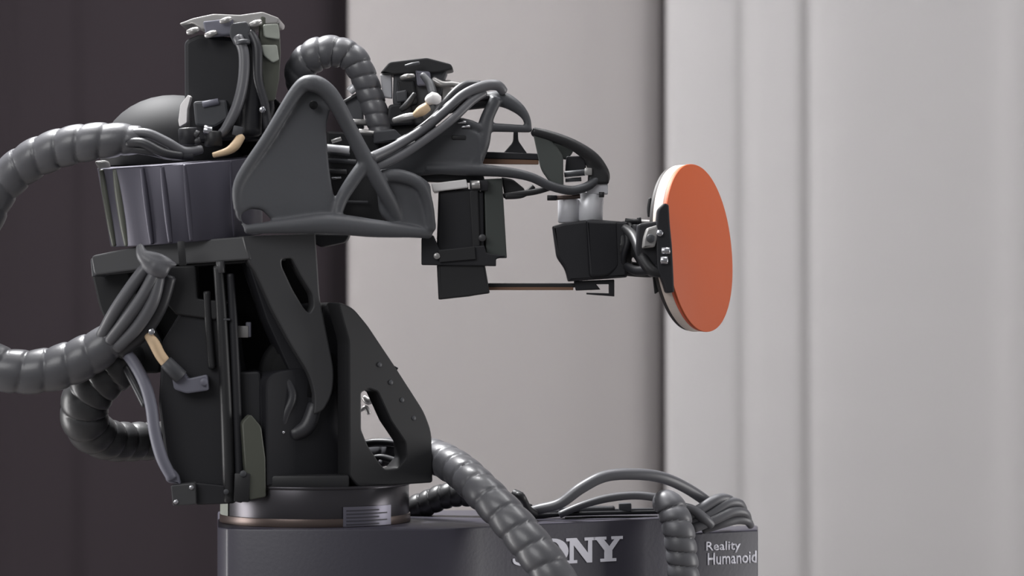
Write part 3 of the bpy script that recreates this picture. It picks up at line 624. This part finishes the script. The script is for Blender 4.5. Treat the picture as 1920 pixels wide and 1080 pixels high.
# wrist joint: stacked collars narrowing to the clamp
g = [tube_me([(1160, 460, 0, 46), (1176, 462, 0, 48), (1186, 463, 0, 40)], linear=True, dome=False, seg=24), tube_me([(1184, 440, 0, 22), (1204, 445, -4, 26), (1222, 452, -8, 22)], seg=20),
     tube_me([(1178, 420, -20, 9), (1186, 450, -36, 10), (1200, 486, -34, 9), (1220, 508, -24, 9), (1244, 512, -20, 9)]), tube_me([(1176, 504, 0, 14), (1200, 506, 0, 14), (1224, 508, 0, 12), (1244, 500, 0, 10)])]
organic('wrist_joint', g, 'anod_dark', arm, vox=2, it=2)
for x, dx in ((1180, -10), (1196, 8)):
    tube('joint_link', [(x-8, 424, -36, 6), (x+dx*.3, 452, -46, 7), (x+dx, 480, -44, 6), (x+dx*1.5+6, 500, -34, 6)], 'black', arm)
rod('joint_pin', (1172, 414, -24), (1196, 416, -24), 5, 'anod_dark', arm); rod('joint_pin', (1188, 417, 6), (1236, 419, 6), 6, 'knuckle', arm); rod('joint_pin', (1198, 408, -10), (1200, 424, -10), 4, 'black', arm)
ext('knuckle', [(1212, 428, 4), (1232, 422, 3), (1238, 430, 3), (1228, 464, 4), (1204, 466, 3), (1206, 446, 6)], -176, 30, 'knuckle', arm, bevel=4)
screw((1220, 447, -176), 8, arm, 'frame', 'knuckle_pin', dep=5)
ext('clamp_block', [(1196, 420, 6), (1236, 414, 3), (1246, 440), (1250, 516, 4), (1226, 520, 6), (1204, 506, 10), (1192, 470, 10)], -158, 110, 'black', arm, bevel=4)
tube('joint_link', [(1172, 428, -70, 8), (1190, 446, -110, 10), (1204, 480, -150, 10), (1222, 506, -165, 10), (1244, 512, -165, 9)], 'anod_dark', arm)
tube('joint_link', [(1176, 500, -60, 8), (1196, 508, -110, 9), (1226, 504, -150, 9), (1246, 494, -160, 8)], 'black', arm)

# ---------------------------------------------------------------- bat
tilt = math.radians(4)
n = Vector((.885, -.466, 0)); n = Matrix.Rotation(math.radians(-2), 3, 'Y') @ n
c = W(1313, 465, 0); up = Vector((0, 0, 1)); up = (up-n*up.dot(n)).normalized(); rt = up.cross(n).normalized()
lean = Matrix.Rotation(math.radians(-3.5), 3, 'Y')
up = lean @ up
def disc(name, off0, off1, rw, rh, m, parent, bevel=1.2):
    bm = bmesh.new(); N = 96; A, B = [], []
    for i in range(N):
        a = 2*PI*i/N; ex = math.copysign(abs(math.cos(a))**.96, math.cos(a)); ey = math.copysign(abs(math.sin(a))**.96, math.sin(a))
        v = rt*(rw*ex*S)+up*(rh*ey*S)
        A.append(bm.verts.new(c+v+n*off0*S)); B.append(bm.verts.new(c+v+n*off1*S))
    for k in range(N): bm.faces.new((A[k], A[(k+1) % N], B[(k+1) % N], B[k]))
    bm.faces.new(A); bm.faces.new(B[::-1])
    return link(name, finish(frombm(bm), bevel, sharp=50), m, parent, False)
bat = thing('table_tennis_bat', 'orange-red rubber table tennis bat with pale wooden edge clamped at the arm tip', 'bat', W(1313, 622, 0))
disc('rubber', 0, -5, 146, 158, 'orange', bat)['label'] = 'orange-red playing rubber'
disc('sponge', -5, -9, 145, 157, 'orange_edge', bat, 0)
disc('blade', -9, -28, 146, 157, 'wood', bat)['label'] = 'pale wooden blade edge'
disc('rubber', -28, -36, 144, 155, 'backrub', bat)['label'] = 'dark back rubber'
# clamp gripping the blade edge (belongs to the arm)
def frame_pt(a, b, o): return c+rt*a*S+up*b*S+n*o*S
def clamp(name, outline, o0, th, m, parent, bevel=1.5):
    bm = bmesh.new(); A = [bm.verts.new(frame_pt(a, b, o0)) for a, b in outline]; B = [bm.verts.new(frame_pt(a, b, o0-th)) for a, b in outline]; k_ = len(A)
    for k in range(k_): bm.faces.new((A[k], A[(k+1) % k_], B[(k+1) % k_], B[k]))
    bm.faces.new(A); bm.faces.new(B[::-1]); return link(name, finish(frombm(bm), bevel), m, parent, False)
cl = ext('bat_clamp', [(1234, 392, 6), (1246, 380, 4), (1254, 384, 3), (1256, 420, 10), (1260, 460, 10), (1263, 520, 10), (1264, 548, 3), (1250, 550, 4), (1242, 525, 10), (1232, 505, 8), (1230, 430, 8)], -176, 84, 'black', arm, bevel=3)
screw((1237, 437, -178), 6, cl, 'steel', yaw=0, dep=5)
rod('clamp_bolt', (1240, 470, -176), (1256, 470, -176), 7, 'steel', cl); rod('clamp_bolt', (1238, 488, -178), (1252, 488, -178), 8, 'steel', cl)
ext('clamp_strap', [(1222, 500, 3), (1232, 498, 3), (1238, 545, 3), (1228, 552, 3)], -60, 20, 'anod_dark', cl, bevel=2)
tube('clamp_strap', [(1219, 372, 40, 3), (1217, 390, 40, 4), (1217, 406, 40, 3)], 'anod_dark', cl)

# ---------------------------------------------------------------- hoses and loose cables
def hose(label, pts, pitch, m='hose', seg=28, depth=.13, cables=(), group=None, phase=0):
    t = thing('spiral_wrapped_hose', label, 'hose', W(*pts[len(pts)//2][:3]), group)
    tube('spiral_wrap', pts, m, t, seg=seg, spiral=pitch, depth=depth, phase=phase)
    for cp in cables: tube('cable', cp[0], cp[1], t)
    return t
hose('thick spiral-wrapped black hose arching in from the left edge to the top of the drum',
     [(-60, 470, -60, 36), (-30, 410, -70, 36), (0, 352, -80, 36), (50, 306, -95, 36), (110, 279, -110, 36), (170, 266, -125, 34), (225, 262, -130, 30), (262, 262, -130, 25)], 42, depth=.17,
     cables=[([(240, 252, -140, 10), (275, 250, -150, 9), (312, 266, -150, 9), (345, 284, -140, 9), (378, 280, -130, 8)], 'cable'),
             ([(240, 268, -150, 9), (268, 268, -160, 9), (305, 286, -158, 9), (340, 292, -146, 8)], 'cable_dark'),
             ([(240, 278, -140, 9), (275, 282, -148, 9), (320, 292, -146, 8), (360, 292, -136, 8)], 'cable_dark')])
hose('thick spiral-wrapped hose entering low at the left edge and fanning into cables under the yoke',
     [(-60, 655, -150, 42), (-20, 682, -150, 41), (25, 696, -150, 40), (75, 696, -150, 40), (125, 684, -152, 40), (170, 664, -156, 38), (212, 636, -162, 32)], 44, depth=.15,
     cables=[([(190, 630, -180, 11), (215, 585, -200, 12), (245, 540, -212, 12), (268, 508, -216, 11), (285, 490, -214, 9)], 'cable'),
             ([(205, 640, -185, 11), (240, 595, -206, 12), (268, 555, -216, 12), (286, 520, -220, 11), (296, 494, -216, 9)], 'cable'),
             ([(218, 652, -180, 12), (255, 615, -200, 12), (284, 570, -214, 12), (296, 530, -216, 11), (300, 500, -212, 9)], 'cable'),
             ([(225, 660, -168, 12), (268, 625, -180, 13), (300, 575, -190, 13), (318, 520, -196, 12)], 'cable_dark')])
tie = organic('cable_strap', [tube_me([(262, 460, -214, 7), (268, 480, -222, 12), (284, 492, -226, 14), (310, 494, -226, 10), (330, 496, -220, 4)]), tube_me([(272, 478, -224, 9), (300, 484, -226, 9), (322, 492, -222, 5)]), tube_me([(272, 492, -220, 14), (292, 500, -222, 20), (310, 510, -218, 16)])], 'cable', None)
recentre(tie); tag(tie, 'grey fabric strap tying the cable fan to the front of the yoke platform', 'cable strap')
hose('spiral-wrapped hose looping down in a U behind the lower left of the arm',
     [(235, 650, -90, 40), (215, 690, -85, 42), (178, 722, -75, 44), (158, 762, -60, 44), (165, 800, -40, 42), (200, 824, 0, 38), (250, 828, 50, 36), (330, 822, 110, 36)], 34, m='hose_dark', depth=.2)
hose('spiral-wrapped hose arching up over the peak of the printed bracket',
     [(585, 185, 40, 22), (562, 158, 30, 24), (563, 130, 12, 28), (588, 105, 0, 31), (624, 96, 0, 29), (660, 108, 0, 27), (680, 140, 0, 25), (694, 178, 0, 24), (706, 215, -5, 23), (716, 252, -10, 22)], 26, depth=.19)
hose('big spiral-wrapped hose running down from the waist bracket in front of the lettering',
     [(600, 852, 150, 24), (700, 850, 110, 26), (765, 846, 60, 29), (815, 856, 0, 32), (862, 882, -75, 33), (905, 922, -150, 34), (950, 968, -190, 35), (990, 1015, -215, 36), (1030, 1068, -235, 37), (1064, 1130, -245, 37)], 42, m='hose', depth=.17)
hose('short spiral-wrapped hose lying on the cabinet just behind the turning ring',
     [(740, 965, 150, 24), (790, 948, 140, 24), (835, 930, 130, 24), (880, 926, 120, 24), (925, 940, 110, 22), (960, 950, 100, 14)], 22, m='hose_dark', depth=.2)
hose('ribbed spiral-wrapped hose hanging straight down past the small lettering',
     [(1236, 950, 60, 14), (1248, 940, 40, 24), (1262, 960, 30, 28), (1272, 995, 20, 29), (1278, 1040, 20, 29), (1282, 1090, 20, 29), (1284, 1140, 20, 29)], 27, m='cable', depth=.24, seg=32)
def cable(label, pts, m='cable', group=None):
    o = tube('power_cable', pts, m); recentre(o); return tag(o, label, 'cable', group)
cable('grey power cable rising in a high arch over the cabinet top', [(985, 962, 20, 9), (1010, 955, 10, 10), (1050, 944, 0, 10), (1090, 915, 0, 11), (1135, 893, 10, 11), (1190, 889, 30, 11), (1240, 895, 60, 11), (1285, 914, 100, 11), (1330, 945, 140, 11), (1350, 975, 170, 11)])
cable('shorter grey cable in a low arch beneath the high one', [(1050, 965, 40, 7), (1090, 948, 40, 7), (1140, 934, 50, 8), (1195, 929, 60, 8), (1250, 936, 60, 8)])
cable('dark cable lying flat along the cabinet top behind the lettering', [(1000, 966, 60, 8), (1040, 962, 70, 8), (1090, 957, 90, 8), (1150, 955, 110, 7)], 'cable_dark')
grp = 'cables coiled over the side cabinet'
for lab, pts in (('uppermost grey cable of the coil bent over the side cabinet', [(1290, 968, 90, 10), (1320, 950, 100, 10), (1345, 936, 112, 10), (1366, 936, 130, 9), (1378, 950, 150, 9)]),
                 ('second grey cable of the coil, just right of the uppermost bend', [(1292, 980, 96, 10), (1330, 964, 106, 10), (1362, 944, 120, 10), (1386, 944, 140, 9), (1394, 960, 160, 9)]),
                 ('third grey cable of the coil, through its middle', [(1300, 990, 92, 10), (1340, 974, 104, 10), (1372, 960, 120, 10), (1396, 962, 140, 9), (1402, 978, 160, 9)]),
                 ('lowest grey cable of the coil resting on the side cabinet top', [(1318, 994, 118, 8), (1350, 982, 120, 10), (1380, 974, 136, 10), (1400, 976, 150, 9), (1408, 986, 165, 7)]),
                 ('grey cable entering the coil beside the ribbed hose', [(1282, 950, 80, 8), (1300, 956, 84, 9), (1320, 972, 90, 10), (1334, 984, 100, 9)])):
    cable(lab, pts, 'cable', grp)
